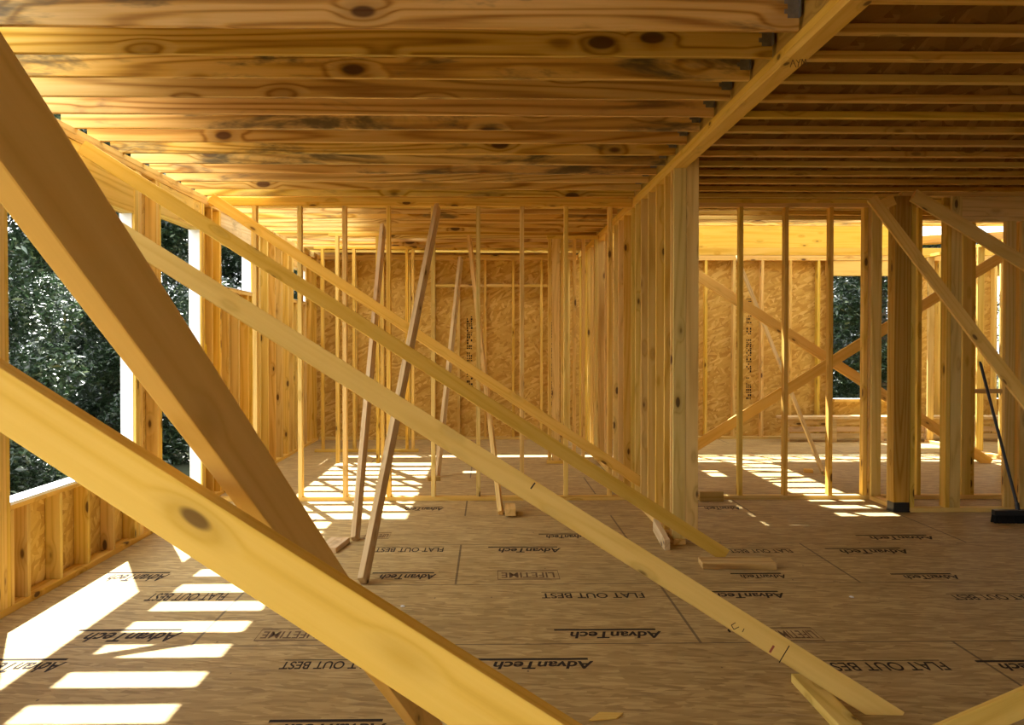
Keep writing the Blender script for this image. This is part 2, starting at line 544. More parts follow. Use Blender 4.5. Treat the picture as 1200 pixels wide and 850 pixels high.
# bright rim beam over the far wall in the back right room, on a third plate
plate('top_plate', (BX1 + 0.02, YF + W6 / 2, PLATE + 0.058), (9.38, YF + W6 / 2, PLATE + 0.058), W6, 'sunlit uppermost plate along the far wall, right of the beam').scale.y = 2.9
tag(lumber('rim_beam', (BX1 + 0.02, YF + 0.06, PLATE + 0.115 + 0.17), (6.1, YF + 0.06, PLATE + 0.115 + 0.17), 0.34, 0.089, M['brace'], (0, -1, 0)),
    'bright deep rim beam on the far wall of the back right room', 'beam')


# ------------------------------------------------------------------ studs
def stud(x, y, wy, label, group, z0=T, z1=STUD, name='wall_stud', w=None, m=None, lean=0.0):
    """an upright; wy: 'y' = wide way along y (wall runs along x), 'x' = wide way along x; (x, y) = its near left corner"""
    w = w or W4
    if wy == 'y':
        c0, c1, f = (x + T / 2, y + w / 2, z0), (x + T / 2 + lean, y + w / 2, z1), (1, 0, 0)
    else:
        c0, c1, f = (x + w / 2, y + T / 2, z0), (x + w / 2, y + T / 2 + lean, z1), (0, 1, 0)
    return tag(lumber(name, c0, c1, w, T, m or M['stud'], f), label, 'stud', group)


def X_at(px, d): return at(px, 403, d).x


# partition across the left room
G1 = 'studs of the partition across the left room'
for i, px in enumerate((296, 348.7, 401.2, 452.8, 505, 558, 609.3, 661, 712.6)):
    stud(X_at(px, YP), YP, 'y', ORD[i] + ' stud from the left in the open partition across the left room', G1)
plate('sole_plate', (XL + 0.01, YP + W4 / 2, T / 2), (BX0 - 0.01, YP + W4 / 2, T / 2), W4, 'bottom plate on the floor under the open partition of the left room')
plate('top_plate', (XL + 0.01, YP + W4 / 2, STUD + T / 2), (BX0 - 0.01, YP + W4 / 2, STUD + T / 2), W4, 'lower top plate over the open partition of the left room')
plate('top_plate', (XL + 0.01, YP + W4 / 2, STUD + 1.5 * T), (BX0 - 0.01, YP + W4 / 2, STUD + 1.5 * T), W4, 'upper top plate over the open partition of the left room')

# row of studs under the beam
G2 = 'studs in the row under the beam'
ROW = [7.30, 7.40, 7.67, 8.06, 8.46, 8.85, 9.20, 9.47]
for i, y in enumerate(ROW):
    lab = ('near end stud of the row under the beam, left half of the post' if i == 0 else
           ORD[i] + ' stud behind the end post in the row under the beam')
    stud(BX0, y, 'x', lab, G2)
stud(BX1 + 0.002, 7.30, 'x', 'end stud standing right of the row under the beam, right half of post', 'studs in the row under the beam', z1=PLATE - 0.002)
stud(BX1 + 0.002, 7.345, 'x', 'stud hidden behind right half of the end post under the beam', 'studs in the row under the beam', z1=PLATE - 0.002)
G2b = 'studs in the far run of the row under the beam'
for i, y in enumerate((10.0, 10.41, 10.82, 11.63, 12.45, 12.86, 13.27, 13.68, 14.1, 14.9)):
    stud(BX0, y, 'x', ORD[i] + ' stud beyond the partition in the far run under the beam', G2b)
plate('sole_plate', (bc, 7.28, T / 2), (bc, 9.52, T / 2), W4, 'bottom plate on the floor under the near stud row of the beam')
plate('sole_plate', (bc, 9.9, T / 2), (bc, 15.3, T / 2), W4, 'bottom plate on the floor under the far stud run of the beam')

# partition across the right room and its return towards the big post
G3 = 'studs of the partition across the right room'
for i, px in enumerate((866, 919, 971.5, 1012, 1017.5)):
    stud(X_at(px, YP), YP, 'y', ORD[i] + ' stud from the left in the open partition right of the stud row', G3)
xe = X_at(1022, YP)
plate('sole_plate', (BX1 + 0.1, YP + W4 / 2, T / 2), (xe, YP + W4 / 2, T / 2), W4, 'bottom plate on the floor under the partition right of the stud row')
plate('top_plate', (BX1 + 0.1, YP + W4 / 2, STUD + T / 2), (xe + 2.6, YP + W4 / 2, STUD + T / 2), W4, 'lower top plate over the partition right of the stud row')
plate('top_plate', (BX1 + 0.1, YP + W4 / 2, STUD + 1.5 * T), (xe + 2.6, YP + W4 / 2, STUD + 1.5 * T), W4, 'upper top plate over the partition right of the stud row')
G4 = 'studs of the short return wall by the dark post'
for i, (px, y) in enumerate(((1021.5, 9.32), (1030, 8.92))):
    stud(xe - 0.02, y, 'x', ORD[i] + ' stud from the back in the short return wall beside the dark post', G4)
plate('sole_plate', (xe + 0.025, 8.80, T / 2), (xe + 0.025, 9.36, T / 2), W4, 'short bottom plate between the partition corner and the dark post')

# dark square post with a black foot
YQ = 8.64
xp = X_at(1048, YQ)
post = empty('timber_post', (xp + 0.07, YQ + 0.07, 0))
tag(post, 'dark square timber post on a black foot at the partition corner', 'post')
lumber('shaft', (xp + 0.07, YQ + 0.07, 0.085), (xp + 0.07, YQ + 0.07, STUD), 0.14, 0.14, M['post'], (0, -1, 0), parent=post)
bm = bmesh.new()
add_box(bm, (-0.075, -0.075, 0.0), (0.075, 0.075, 0.012))
add_box(bm, (-0.068, -0.074, 0.012), (0.068, 0.074, 0.085))
obj('foot', bm, M['black'], post, 0.004)['label'] = 'black post foot'

# wall on the right of the post
G5 = 'studs of the doubled wall right of the dark post'
xq = xp + 0.142
stud(xq + 0.002, YQ, 'y', 'narrow stud nailed against the right side of the dark post', G5)
stud(X_at(1109, YQ), YQ, 'y', 'left stud of the pair right of the dark post, near the broom', G5, z1=2.50)
stud(X_at(1114.5, YQ), YQ, 'x', 'wide-faced stud of the pair right of the dark post, near the broom', G5)
stud(X_at(1178, YQ), YQ, 'x', 'wide-faced stud under the right end of the header, behind the broom', G5, z1=2.50)
stud(X_at(1110, YQ) + 0.0, YQ + 0.095, 'x', 'stud standing behind the pair right of the dark post', G5)
stud(X_at(1196, YQ), YQ, 'x', 'stud by the right edge of photo behind the broom head', G5, z1=2.50)
plate('sole_plate', (xq + 0.002, YQ + W4 / 2, T / 2), (6.4, YQ + W4 / 2, T / 2), W4, 'front bottom plate on the floor between dark post and broom')
plate('sole_plate', (xe + 0.05 + W4 / 2, YP + W4 / 2, T / 2), (6.3, YP + W4 / 2, T / 2), W4, 'rear bottom plate on the floor behind the dark post')
plate('top_plate', (xe - 0.02, YQ + W4 / 2, STUD + T / 2), (6.4, YQ + W4 / 2, STUD + T / 2), W4, 'top plate over the dark post and the header beside it')
hx0 = X_at(1122, YQ)
tag(lumber('door_header', (hx0, YQ + W4 / 2, 2.608), (6.3, YQ + W4 / 2, 2.608), 0.17, W4 - 0.004, M['stud'], (0, -1, 0)),
    'deep header board at the upper right, under the joists', 'header')
plate('header_plate', (hx0, YQ + W4 / 2, 2.502), (6.3, YQ + W4 / 2, 2.502), W4, 'flat plate under the header at the upper right')
G6 = 'studs of the rear wall behind the dark post'
for i, (px, wy) in enumerate(((1075.5, 'y'), (1128, 'x'), (1138, 'y'), (1180, 'y'), (1194, 'y'))):
    stud(X_at(px, YP), YP, wy, ORD[i] + ' stud from the left in the rear wall behind the dark post', G6)
tag(lumber('wall_blocking', (X_at(1136, YP) + 0.05, YP + 0.044, 1.0), (X_at(1180, YP) - 0.002, YP + 0.044, 1.0), W4, T, M['stud'], (0, 0, 1)),
    'short horizontal block between studs at waist height behind the broom handle', 'blocking')
G7 = 'studs of the receding wall at the far right'
for i, y in enumerate((11.8, 12.2, 12.6, 13.2, 13.75, 14.25, 14.7)):
    stud(6.36, y, 'x', ORD[i] + ' stud from the front in the receding wall at the far right', G7)
plate('sole_plate', (6.36 + W4 / 2, 11.7, T / 2), (6.36 + W4 / 2, 14.8, T / 2), W4, 'bottom plate under the receding wall at the far right')
plate('top_plate', (6.36 + W4 / 2, 11.7, STUD + T / 2), (6.36 + W4 / 2, 15.3, STUD + T / 2), W4, 'top plate over the receding wall at the far right')

# ------------------------------------------------------------------ studs of the outer wall on the left
GW = 'studs of the window wall'
xw = XL - W4
runs = []
for k in range(4): runs.append((5.348 + k * T, T, STUD if k < 3 else 2.38, 'board, counted from the front, of the four-ply post at the left edge', k))
for k in range(4): runs.append((7.452 + k * T, T, STUD, 'board from the front of the post right of the big left window', k))
for k in range(3): runs.append((7.93 + k * T, T, STUD, 'board from the front of the post before the tall opening', k))
for k in range(3): runs.append((9.152 + k * T, T, STUD, 'board from the front of the post behind the tall opening', k))
for k, y in enumerate((9.50, 9.764, 9.802)): runs.append((y, T, STUD, 'stud from the front of those before the high window', k))
for k in range(2): runs.append((11.102 + k * T, T, STUD, 'board from the front of the post behind the high window', k))
for k in range(5): runs.append((11.47 + k * 0.4064, T, STUD, 'stud behind the post at the high window, along the window wall', k))
for k in range(2): runs.append((13.37 + k * T, T, STUD, 'board of the post before the farthest high window', k))
for k, y in enumerate((14.352, 14.75, 15.2)): runs.append((y, T, STUD, 'stud behind the farthest high window, by the far corner', k))
for y, z0, z1, txt, k in runs:
    stud(xw, y, 'x', ORD[k] + ' ' + txt, GW, z0=z0, z1=z1 - 0.001, w=W4)
for k, y in enumerate((5.505, 5.70, 6.13, 6.55, 6.99, 7.41)):
    stud(xw, y, 'x', ORD[k] + ' short cripple stud from the front under the big left window', 'cripple studs under the left window', z1=W1[2] - T - 0.001, w=W4, name='cripple_stud')
for k, y in enumerate((10.1, 10.5, 10.9)):
    stud(xw, y, 'x', ORD[k] + ' cripple stud from the front under the high window', 'cripple studs under the high window', z1=W3[2] - T - 0.001, w=W4, name='cripple_stud')
for k, y in enumerate((13.65, 14.05)):
    stud(xw, y, 'x', ORD[k] + ' cripple stud from the front under the farthest high window', 'cripple studs under the farthest window', z1=W4o[2] - T - 0.001, w=W4, name='cripple_stud')
hdr = [(5.462, 7.45, 2.38, 'big left window'), (8.046, 9.15, 2.45, 'tall opening'), (9.842, 11.10, 2.42, 'high window'), (13.448, 14.35, 2.45, 'farthest high window')]
for a, b, z, txt in hdr:
    tag(lumber('window_header', (XL - 0.046, a, (z + STUD) / 2), (XL - 0.046, b, (z + STUD) / 2), STUD - z - 0.002, 0.082, M['grey'] if 'high window' == txt else M['stud'], (1, 0, 0)),
        'solid wooden header over the ' + txt + ' in the left wall', 'header')
for (a, b, z, txt) in ((5.505, 7.45, W1[2], 'big left window'), (9.842, 11.1, W3[2], 'high window'), (13.448, 14.35, W4o[2], 'farthest high window')):
    plate('window_sill_board', (xw + W4 / 2, a, z - T / 2), (xw + W4 / 2, b, z - T / 2), W4, 'rough wooden sill board of the ' + txt, 'sill')


def wrap(name, boxes):
    bm = bmesh.new()
    for lo, hi in boxes: add_box(bm, lo, hi)
    return tag(obj(name, bm, M['wrap']), kind='structure')


e = 0.003
for i, w in enumerate((W1, W2, W3, W4o)):
    bx = [((xw - 0.02, w[1] - e, w[2]), (XL - (0.012 if i else 0.02), w[1] - 0.0005, w[3])),
          ((xw - 0.02, w[0] + 0.0005, w[2]), (XL - 0.06, w[0] + e, w[3]))]
    if i != 1: bx.append(((xw - 0.02, w[0], w[2] + 0.0005), (XL + 0.004, w[1], w[2] + e + 0.002)))
    if i == 0: bx.append(((XL + 0.001, w[0], w[2] - 0.012), (XL + 0.004, w[1], w[2] + 0.003)))
    o = wrap('window_%d' % (i + 1), bx)
    o['label'] = 'white house wrap folded round the opening edges'
# a handled tool stuck up between the studs
tl = empty('hanging_tool', at(245.5, 403, 9.36))
tl.location = (XL - 0.01, 9.30, 1.33)
tag(tl, 'small yellow and green handled tool hanging on the window wall studs', 'tool')


def tube(bm, pts, rs, seg=12, cap=True):
    rings = []
    for i, (p, r) in enumerate(zip(pts, rs)):
        p = Vector(p)
        a = (Vector(pts[min(i + 1, len(pts) - 1)]) - Vector(pts[max(i - 1, 0)])).normalized()
        u = a.orthogonal().normalized() if i == 0 else (rings_u - a * rings_u.dot(a)).normalized()
        rings_u = u
        w = a.cross(u)
        rings.append([bm.verts.new(p + (u * math.cos(2 * PI * k / seg) + w * math.sin(2 * PI * k / seg)) * r) for k in range(seg)])
    for A, B in zip(rings, rings[1:]):
        for k in range(seg):
            bm.faces.new((A[k], A[(k + 1) % seg], B[(k + 1) % seg], B[k]))
    if cap:
        bm.faces.new(rings[0][::-1])
        bm.faces.new(rings[-1])


bm = bmesh.new()
tube(bm, [(0, 0, 0), (0, 0, 0.02), (0, 0, 0.09), (0, 0, 0.105)], [0.011, 0.014, 0.013, 0.008], 10)
obj('handle', bm, M['yellow'], tl)['label'] = 'yellow handle'
bm = bmesh.new()
tube(bm, [(0, 0, -0.13), (0, 0, -0.12), (0, 0, -0.005), (0, 0, 0.0)], [0.008, 0.012, 0.012, 0.010], 10)
obj('sleeve', bm, M['green'], tl)['label'] = 'green sleeve'

# ------------------------------------------------------------------ far wall studs and back room framing
GF = 'studs of the far wall'
fs = [X_at(p, YF) for p in (394, 415, 447, 478, 507, 536, 567, 600, 633, 657, 665, 697, 730, 762)]
fs += [X_at(p, YF) for p in (826, 859, 892, 925, 958, 972)]
for i, x in enumerate(fs):
    stud(x, YF, 'y', ORD[i] + ' stud from the left against the strand-board far wall', GF, w=W6 - 0.002)
for i, x in enumerate((6.14, 6.8, 7.2, 7.66)):
    stud(x, YF, 'y', ORD[i] + ' stud right of the far window against the far wall', GF, w=W6 - 0.002)
xw0, xw1 = FW1[0], FW1[1]
for z, t in ((FW1[2] - T / 2, 'sill'),):
    plate('window_sill_board', (FW1[0], YF + W6 / 2, z), (FW1[1], YF + W6 / 2, z), W6, 'rough sill board of the far window above the low bench', 'sill')
tag(lumber('window_header', (FW1[0] - 0.12, YF + 0.06, 2.58), (FW1[1], YF + 0.06, 2.58), 0.22, 0.10, M['brace'], (0, -1, 0)), 'pale header over the far window behind the right partition', 'header')
for i, w in enumerate((FW1, FW2)):
    o = wrap('window_%d' % (i + 5), [((w[0], YF - 0.004, w[2] + 0.0005), (w[1], YF + W6 + 0.02, w[2] + 0.006)),
                                     ((w[1] - 0.004, YF + 0.02, w[2]), (w[1] - 0.001, YF + W6 + 0.02, w[3]))])
    o['label'] = 'white house wrap folded over the sill'
# blocking line of the far wall on the left
xb0, xb1 = X_at(485, YF), X_at(656, YF)
edges = [x for x in fs if xb0 - 0.05 < x < xb1 + 0.02]
for i, (a, b) in enumerate(zip(edges, edges[1:])):
    if b - a < 0.1: continue
    tag(lumber('wall_blocking', (a + T + 0.002, YF + 0.045, 2.31), (b - 0.002, YF + 0.045, 2.31), W4, T, M['stud'], (0, 0, 1)),
        ORD[i] + ' horizontal block from the left between studs high on the far wall', 'blocking', 'blocks between the far wall studs')
# door framing in the back left room
GB = 'studs of the back left closet framing'
for i, (px, d) in enumerate(((376, 13.6), (393, 12.0), (413, 13.6), (440.5, 12.0), (446, 12.0), (475, 13.6), (482, 13.6))):
    stud(X_at(px, d), d, 'y', ORD[i] + ' stud from the left in the closet framing behind the partition', GB)
for d, a, b, txt in ((12.0, 385, 452, 'nearer'), (13.6, 368, 490, 'farther')):
    plate('top_plate', (X_at(a, d), d + W4 / 2, STUD + T / 2), (X_at(b, d), d + W4 / 2, STUD + T / 2), W4, txt + ' head plate of the closet framing in the back left room')
plate('sole_plate', (X_at(368, 13.6), 13.6 + W4 / 2, T / 2), (X_at(490, 13.6), 13.6 + W4 / 2, T / 2), W4, 'bottom plate of the farther closet framing in the back left room')
GD = 'studs of the doorway framing in the back left room'
for i, (px, wy) in enumerate(((642.5, 'y'), (647, 'x'), (657, 'x'), (671.5, 'y'), (682, 'y'), (697, 'y'))):
    stud(X_at(px, 12.25), 12.25, wy, ORD[i] + ' stud from the left in the doorway framing by the far stud run', GD)
plate('top_plate', (X_at(641, 12.25), 12.25 + W4 / 2, STUD + T / 2), (BX0 - 0.01, 12.25 + W4 / 2, STUD + T / 2), W4, 'head plate of the doorway framing in the back left room')
plate('sole_plate', (X_at(641, 12.25), 12.25 + W4 / 2, T / 2), (X_at(690, 12.25), 12.25 + W4 / 2, T / 2), W4, 'bottom plate of the doorway framing in the back left room')

# ------------------------------------------------------------------ braces
def brace(p0, p1, label, w=W4, t=T, face=(0, -1, 0), roll=0.0, m=None, group='long diagonal braces', name='diagonal_brace'):
    return tag(lumber(name, p0, p1, w, t, m or M['brace'], face, roll), label, 'brace', group)


# A: near, running from above the viewer's left down and away to the floor
A0, A1 = Vector((-0.4617, 0.9787, 1.6528)), Vector((-0.3784, 1.6686, 1.2123))
dA = (A1 - A0).normalized()
A1 = A0 + dA * ((A0.z - 0.05) / -dA.z)
brace(A0 - dA * 0.55, A1, 'dark steep brace nearest the viewer, falling from upper left, crossing behind another brace', roll=0.3606, face=(1, 0, 0.2))
# B: near, across the picture's lower left
B0, B1 = Vector((-0.7736, 1.6372, 1.3600)), Vector((0.0311, 1.3794, 0.9255))
dB = (B1 - B0).normalized()
brace(B0 - dB * 1.80, B1 + dB * 1.85, 'broad pale brace across the lower left foreground, in front of all others', roll=0.0928)
# C, D, E: three braces in parallel from the window wall to the floor
C1 = at(1052, 846, 3.92)
C0 = at(150, 279, 4.55)
dC = (C1 - C0).normalized()
brace(C0 - dC * 1.0, C1, 'longest brace through the middle, its foot at lower right of photo', roll=math.radians(-8))
D0, D1 = at(96, 172, 6.36), at(850, 651, 6.85)
brace(D0, D1, 'long brace reaching the floor just in front of the end post', roll=math.radians(-6))
E0, E1 = at(247, 232, 8.98), at(752, 566, 9.05)
brace(E0, E1, 'farthest of the three parallel braces, ending at the stud row', roll=math.radians(-6))
# boards leaning in the left room
F = [((513, 243), 9.30, (425, 683), 6.13, 'dark leaning board from the partition top, standing on the open floor', M['grey'], None),
     ((449, 266), 10.55, (416, 634), 7.48, 'pale grey leaning board with its foot beside a flat offcut', M['grey'], None),
     ((540, 303), 12.9, (512, 560), 11.0, 'sunlit leaning board in the back left room', M['grey'], None),
     ((550, 279), 11.7, (587, 603), 8.6, 'leaning board with its foot beside a small wooden block', M['stud'], None),
     ((864, 302), 14.2, (965, 556), 11.25, 'sunlit pale leaning board in the back right room', M['grey'], None)]
for (a, da, b, db, lab, m, _) in F:
    p0, p1 = at(*a, da), at(*b, db)
    p1.z = max(p1.z, 0.0)
    brace(p0, p1, lab, face=(1, -0.42, 0), m=m, group='leaning boards', name='leaning_board')
# crossed braces in the back right room
g0, g1 = at(770, 292, 12.2), at(1160, 543, 12.2)
brace(g0, g1, 'brace falling to the right in the crossed pair of the back right room', face=(0, -1, 0), group='crossed braces', w=0.12)
g0, g1 = at(776, 547, 11.85), at(1196, 287, 11.85)
brace(g0, g1, 'brace rising to the right in the crossed pair of the back right room', face=(0, -1, 0), group='crossed braces', w=0.12)


def mark(board, side, pts, d0, width, m='ink'):
    """a pen or pencil line on one wide side of a board, through points seen in the photograph"""
    mw = board.matrix_world if board.parent is None else board.matrix_world
    inv = mw.inverted()
    o = inv @ CAM
    y = side
    P = []
    for p in pts:
        r = inv.to_3x3() @ ray(*p)
        P.append(o + r * ((y - o.y) / r.y))
    bm = bmesh.new()
    for a, b in zip(P, P[1:]):
        t = (b - a)
        t.y = 0
        if t.length < 1e-5: continue
        q = Vector((-t.z, 0, t.x)).normalized() * width / 2
        bm.faces.new([bm.verts.new(v) for v in (a - q, b - q, b + q, a + q)])
    k = obj('pencil_mark', bm, M[m], board)
    return k


brC = [o for o in bpy.data.objects if o.name.startswith('diagonal_brace') and 'longest brace' in o['label']][0]
ys_ = T / 2 + 0.0006
for pts, wd, m in (([(925, 757), (913, 777)], 0.004, 'ink'), ([(907, 757), (902, 765)], 0.009, 'red_ink'), ([(862, 730), (857, 733), (860, 738), (866, 735)], 0.003, 'ink'),
                   ([(853, 738), (856, 741)], 0.007, 'ink'), ([(870, 741), (872, 737)], 0.003, 'ink'), ([(622, 573), (627, 566)], 0.006, 'ink')):
    mark(brC, ys_, pts, 4, wd, m)
bp = bpy.data.objects['beam_plate']
for pts in ([(937, 79), (940, 70), (944, 79)], [(939, 75), (943, 74)], [(944, 70), (947, 74), (949, 69)], [(947, 74), (946, 79)], [(950, 78), (951, 69), (953, 74), (955, 69), (956, 77)]):
    mark(bp, -(T / 2 + 0.0006), [(x - 11, y) for x, y in pts], 4, 0.0035, 'brown_ink')

# two braces at the right in front of the dark post
h0, h1 = at(1022, 233, 8.55), at(1230, 507, 6.9)
dh = (h1 - h0).normalized()
brace(h0, h1 + dh * 1.35, 'steep brace from the top of the dark post down past the right edge', group='braces at the dark post', roll=math.radians(10))
h0, h1 = at(1070, 229, 8.5), at(1260, 346, 8.5)
brace(h0, h1 + (h1 - h0) * 1.2, 'shallow brace from the top of the dark post to the right edge', group='braces at the dark post', w=0.11)
h0, h1 = at(1024, 244, 8.60), at(1048, 234, 8.58)
brace(h0, h1, 'very short brace at the top left of the dark post', group='braces at the dark post')
# lower right corner
i0, i1 = at(1062, 882, 3.52), at(1290, 784, 3.42)
brace(i0, i1 + (i1 - i0) * 2.0, 'brace rising out of the lower right corner of photo', roll=math.radians(-10))
# slender braces in the far run of the stud row
brace(at(712, 318, 12.7), at(742, 556, 10.9), 'steep brace leaning beside the far run of studs under the beam', group='leaning boards', name='leaning_board', face=(1, 0, 0))
brace(at(699, 300, 13.4), at(716, 410, 13.1), 'short sunlit brace high in the far doorway', group='leaning boards', name='leaning_board', face=(1, 0, 0), m=M['grey'])


# ------------------------------------------------------------------ loose lumber on the floor
def loose(p0, p1, w, t, label, m=None, face=(0, 0, 1), cat='board', name='loose_board'):
    return tag(lumber(name, p0, p1, w, t, m or M['stud'], face), label, cat)


a, b = on_floor(935, 800), on_floor(1010, 880)
loose((a.x + 0.015, a.y, T / 2 + 0.001), (a.x + 0.02, 3.3, T / 2 + 0.001), W4, T, 'flat board on the floor under the foot of the longest brace')
a = on_floor(828, 671)
loose((a.x, 6.58, T / 2 + 0.001), (on_floor(915, 671).x, 6.55, T / 2 + 0.001), W6 + 0.06, T, 'flat plank on the floor in front of the end post', M['joist'])
loose(on_floor(768, 628) + Vector((0, 0, 0.08)), on_floor(782, 645) + Vector((0, 0, 0.03)), W4, T, 'short tilted offcut under the brace that ends by the end post', face=(1, 0, 0), m=M['grey'])
loose((on_floor(820, 588).x, 9.29, 0.0455), (on_floor(848, 588).x, 9.29, 0.0455), W4, T, 'dark short board on edge on the floor right of the end post', M['post'], (0, 1, 0))
loose((on_floor(381, 650).x, 7.04, T / 2 + 0.001), (on_floor(396, 640).x, 7.42, T / 2 + 0.001), 0.14, T, 'flat offcut on the floor at the foot of the pale leaning board', M['grey'])
loose((on_floor(598, 604).x, 8.45, 0.0455 / 2 + 0.02), (on_floor(597, 596).x, 8.75, 0.0455 / 2 + 0.02), W4, 0.06, 'small wooden block on the floor beside the leaning board foot', M['stud'], name='wood_block', cat='block')
loose((on_floor(500, 567).x, 10.75, T / 2 + 0.001), (on_floor(514, 567).x, 10.78, T / 2 + 0.001), W4, T, 'small dark offcut beside the foot of the sunlit leaning board', M['post'], name='wood_block', cat='block')
for (p, q, yy, lab) in ((942, 957, 11.35, 'left of two small blocks in the sun at the pale board foot'), (957, 969, 11.1, 'right of two small blocks in the sun at the pale board foot')):
    loose((on_floor(p, 554).x, yy, T / 2 + 0.001), (on_floor(q, 556).x, yy - 0.02, T / 2 + 0.001), W4, T, lab, M['brace'], name='wood_block', cat='block')
bm = bmesh.new()
vs = [(0, 0, 0), (0.11, 0.02, 0), (0.14, 0.075, 0), (0.05, 0.085, 0)]
lo = [bm.verts.new(Vector(v) + Vector((0, 0, 0.001))) for v in vs]
hi = [bm.verts.new(Vector(v) + Vector((0, 0, 0.006))) for v in vs]
bm.faces.new(lo[::-1]); bm.faces.new(hi)
for k in range(4): bm.faces.new((lo[k], lo[(k + 1) % 4], hi[(k + 1) % 4], hi[k]))
o = obj('wood_chip', bm, M['brace'])
o.location = on_floor(690, 846)
tag(o, 'thin pale wood chip on the floor at the bottom edge', 'wood chip')
for (px, py, lab) in ((472, 712, 'tiny white scrap on the floor near the dark leaning board'), (998, 701, 'tiny white scrap on the bare floor right of middle')):
    bm = bmesh.new()
    bmesh.ops.create_icosphere(bm, subdivisions=2, radius=0.014)
    for v in bm.verts:
        v.co *= 1 + 0.35 * noise.noise(v.co * 90)
        v.co.z = v.co.z * 0.35 + 0.006
    o = obj('paper_scrap', bm, M['wrap'])
    o.location = on_floor(px, py)
    tag(o, lab, 'scrap')

# ------------------------------------------------------------------ push broom
bh = on_floor(1186, 613)
br = empty('push_broom', (bh.x, 8.12, 0))
tag(br, 'black push broom leaning against the wall right of the dark post', 'broom')
bm = bmesh.new()
add_box(bm, (-0.15, -0.035, 0.062), (0.33, 0.035, 0.105))
obj('head', bm, M['black'], br, 0.008)
bm = bmesh.new()
rnd = random.Random(3)
for i in range(40):
    for j in range(5):
        x, y = -0.143 + i * 0.0119, -0.028 + j * 0.014
        dx, dy = rnd.uniform(-0.008, 0.008), (j - 2) * 0.005 + rnd.uniform(-0.004, 0.004)
        tube(bm, [(x, y, 0.066), (x + dx, y + dy, 0.001)], [0.0055, 0.0075], 5)
o = obj('bristles', bm, M['bristle'], br)
bm = bmesh.new()
top = at(1148.5, 424, 8.58) - br.location
tube(bm, [(0.05, 0, 0.10), (0.045, 0.006, 0.16)], [0.02, 0.016], 14)
obj('socket', bm, M['black'], br)
bm = bmesh.new()
base = Vector((0.045, 0.006, 0.15))
tube(bm, [base, base.lerp(top, 0.5), base.lerp(top, 0.98), top], [0.0125, 0.0125, 0.0125, 0.007], 14)
obj('handle', bm, M['black'], br)

# ------------------------------------------------------------------ low bench frame by the far wall
bx0, bx1 = on_floor(906, 515).x, 7.9
e = empty('lumber_bench', (bx0, 15.0, 0))
tag(e, 'low rough lumber bench along the far wall under the window', 'bench')
L = bx1 - bx0
bm = bmesh.new(); add_box(bm, (0, -0.16, 0.335), (L, 0.16, 0.373)); obj('top_board', bm, M['grey'], e, 0.003)
for k in range(6):
    bm = bmesh.new(); x = 0.02 + k * (L - 0.13) / 5
    add_box(bm, (x, -0.15, 0.0), (x + 0.089, -0.112, 0.334)); obj('leg', bm, M['grey'], e, 0.003)
for k, z in enumerate((0.05, 0.15, 0.25)):
    bm = bmesh.new(); add_box(bm, (0.01, -0.11, z), (L - 0.02, -0.085, z + 0.075)); obj('slat', bm, M['grey'], e, 0.003)

# white sheeting over the far right roof
e = empty('roof_sheet', (7.6, 16.4, 3.2))
tag(e, 'white translucent sheet with grey strips above the far wall, upper right', 'sheet')
bm = bmesh.new()
q = [(-1.6, -0.6, -0.22), (1.8, -0.6, 0.12), (1.8, 1.6, 1.9), (-1.6, 1.6, 1.5)]
lo = [bm.verts.new(v) for v in q]; hi = [bm.verts.new(Vector(v) + Vector((0, 0.004, 0.004))) for v in q]
bm.faces.new(lo[::-1]); bm.faces.new(hi)
for k in range(4): bm.faces.new((lo[k], lo[(k + 1) % 4], hi[(k + 1) % 4], hi[k]))
obj('sheet', bm, M['sheet'], e)
for k in range(5):
    t = 0.08 + k * 0.2
    p = Vector(q[0]).lerp(Vector(q[1]), t); r = Vector(q[3]).lerp(Vector(q[2]), t)
    lumber('strip', e.location + p + Vector((0, -0.03, -0.02)), e.location + r + Vector((0, -0.03, -0.02)), 0.12, 0.02, M['grey'], (0, -1, 0.5), parent=e)
for k, (x, z) in enumerate(((5.9, 3.0), (6.6, 3.06))):
    tag(lumber('roof_rafter', (x, 15.7, z - 0.02), (x + 2.6, 15.9, z + 0.14), 0.12, T, M['post'], (0, -1, 0)), ('lower' if k == 0 else 'upper') + ' dark rafter under the white sheet at the upper right', 'rafter')

# ------------------------------------------------------------------ framing of the storey above (throws the slanting shadows)
u = empty('upper_storey_frame', (-2.4, 12.7, (PLATE + 0.14) + 0.02))
tag(u, 'open stud frame of the storey above, over the back left room', 'wall frame', kind='structure')
for k in range(5):
    x = -2.6 + k * 0.4064
    lumber('stud', (x, 12.75, (PLATE + 0.14) + 0.06), (x, 12.75, (PLATE + 0.14) + 2.6), W4, T, M['stud'], (1, 0, 0), parent=u)
lumber('plate', (-2.66, 12.75, (PLATE + 0.14) + 0.04), (0.2, 12.75, (PLATE + 0.14) + 0.04), W4, T, M['stud'], (0, 0, 1), parent=u)
u = empty('upper_storey_frame', (3.0, 15.42, DECK + 0.02))
tag(u, 'open stud frame of the storey above, over the far wall', 'wall frame', kind='structure')
for k in range(14):
    x = 1.6 + k * 0.4064
    lumber('stud', (x, 15.45, DECK2 - 0.05), (x, 15.45, DECK + 2.6), W4, T, M['stud'], (1, 0, 0), parent=u)

# ------------------------------------------------------------------ printed lettering on the subfloor
texts = []


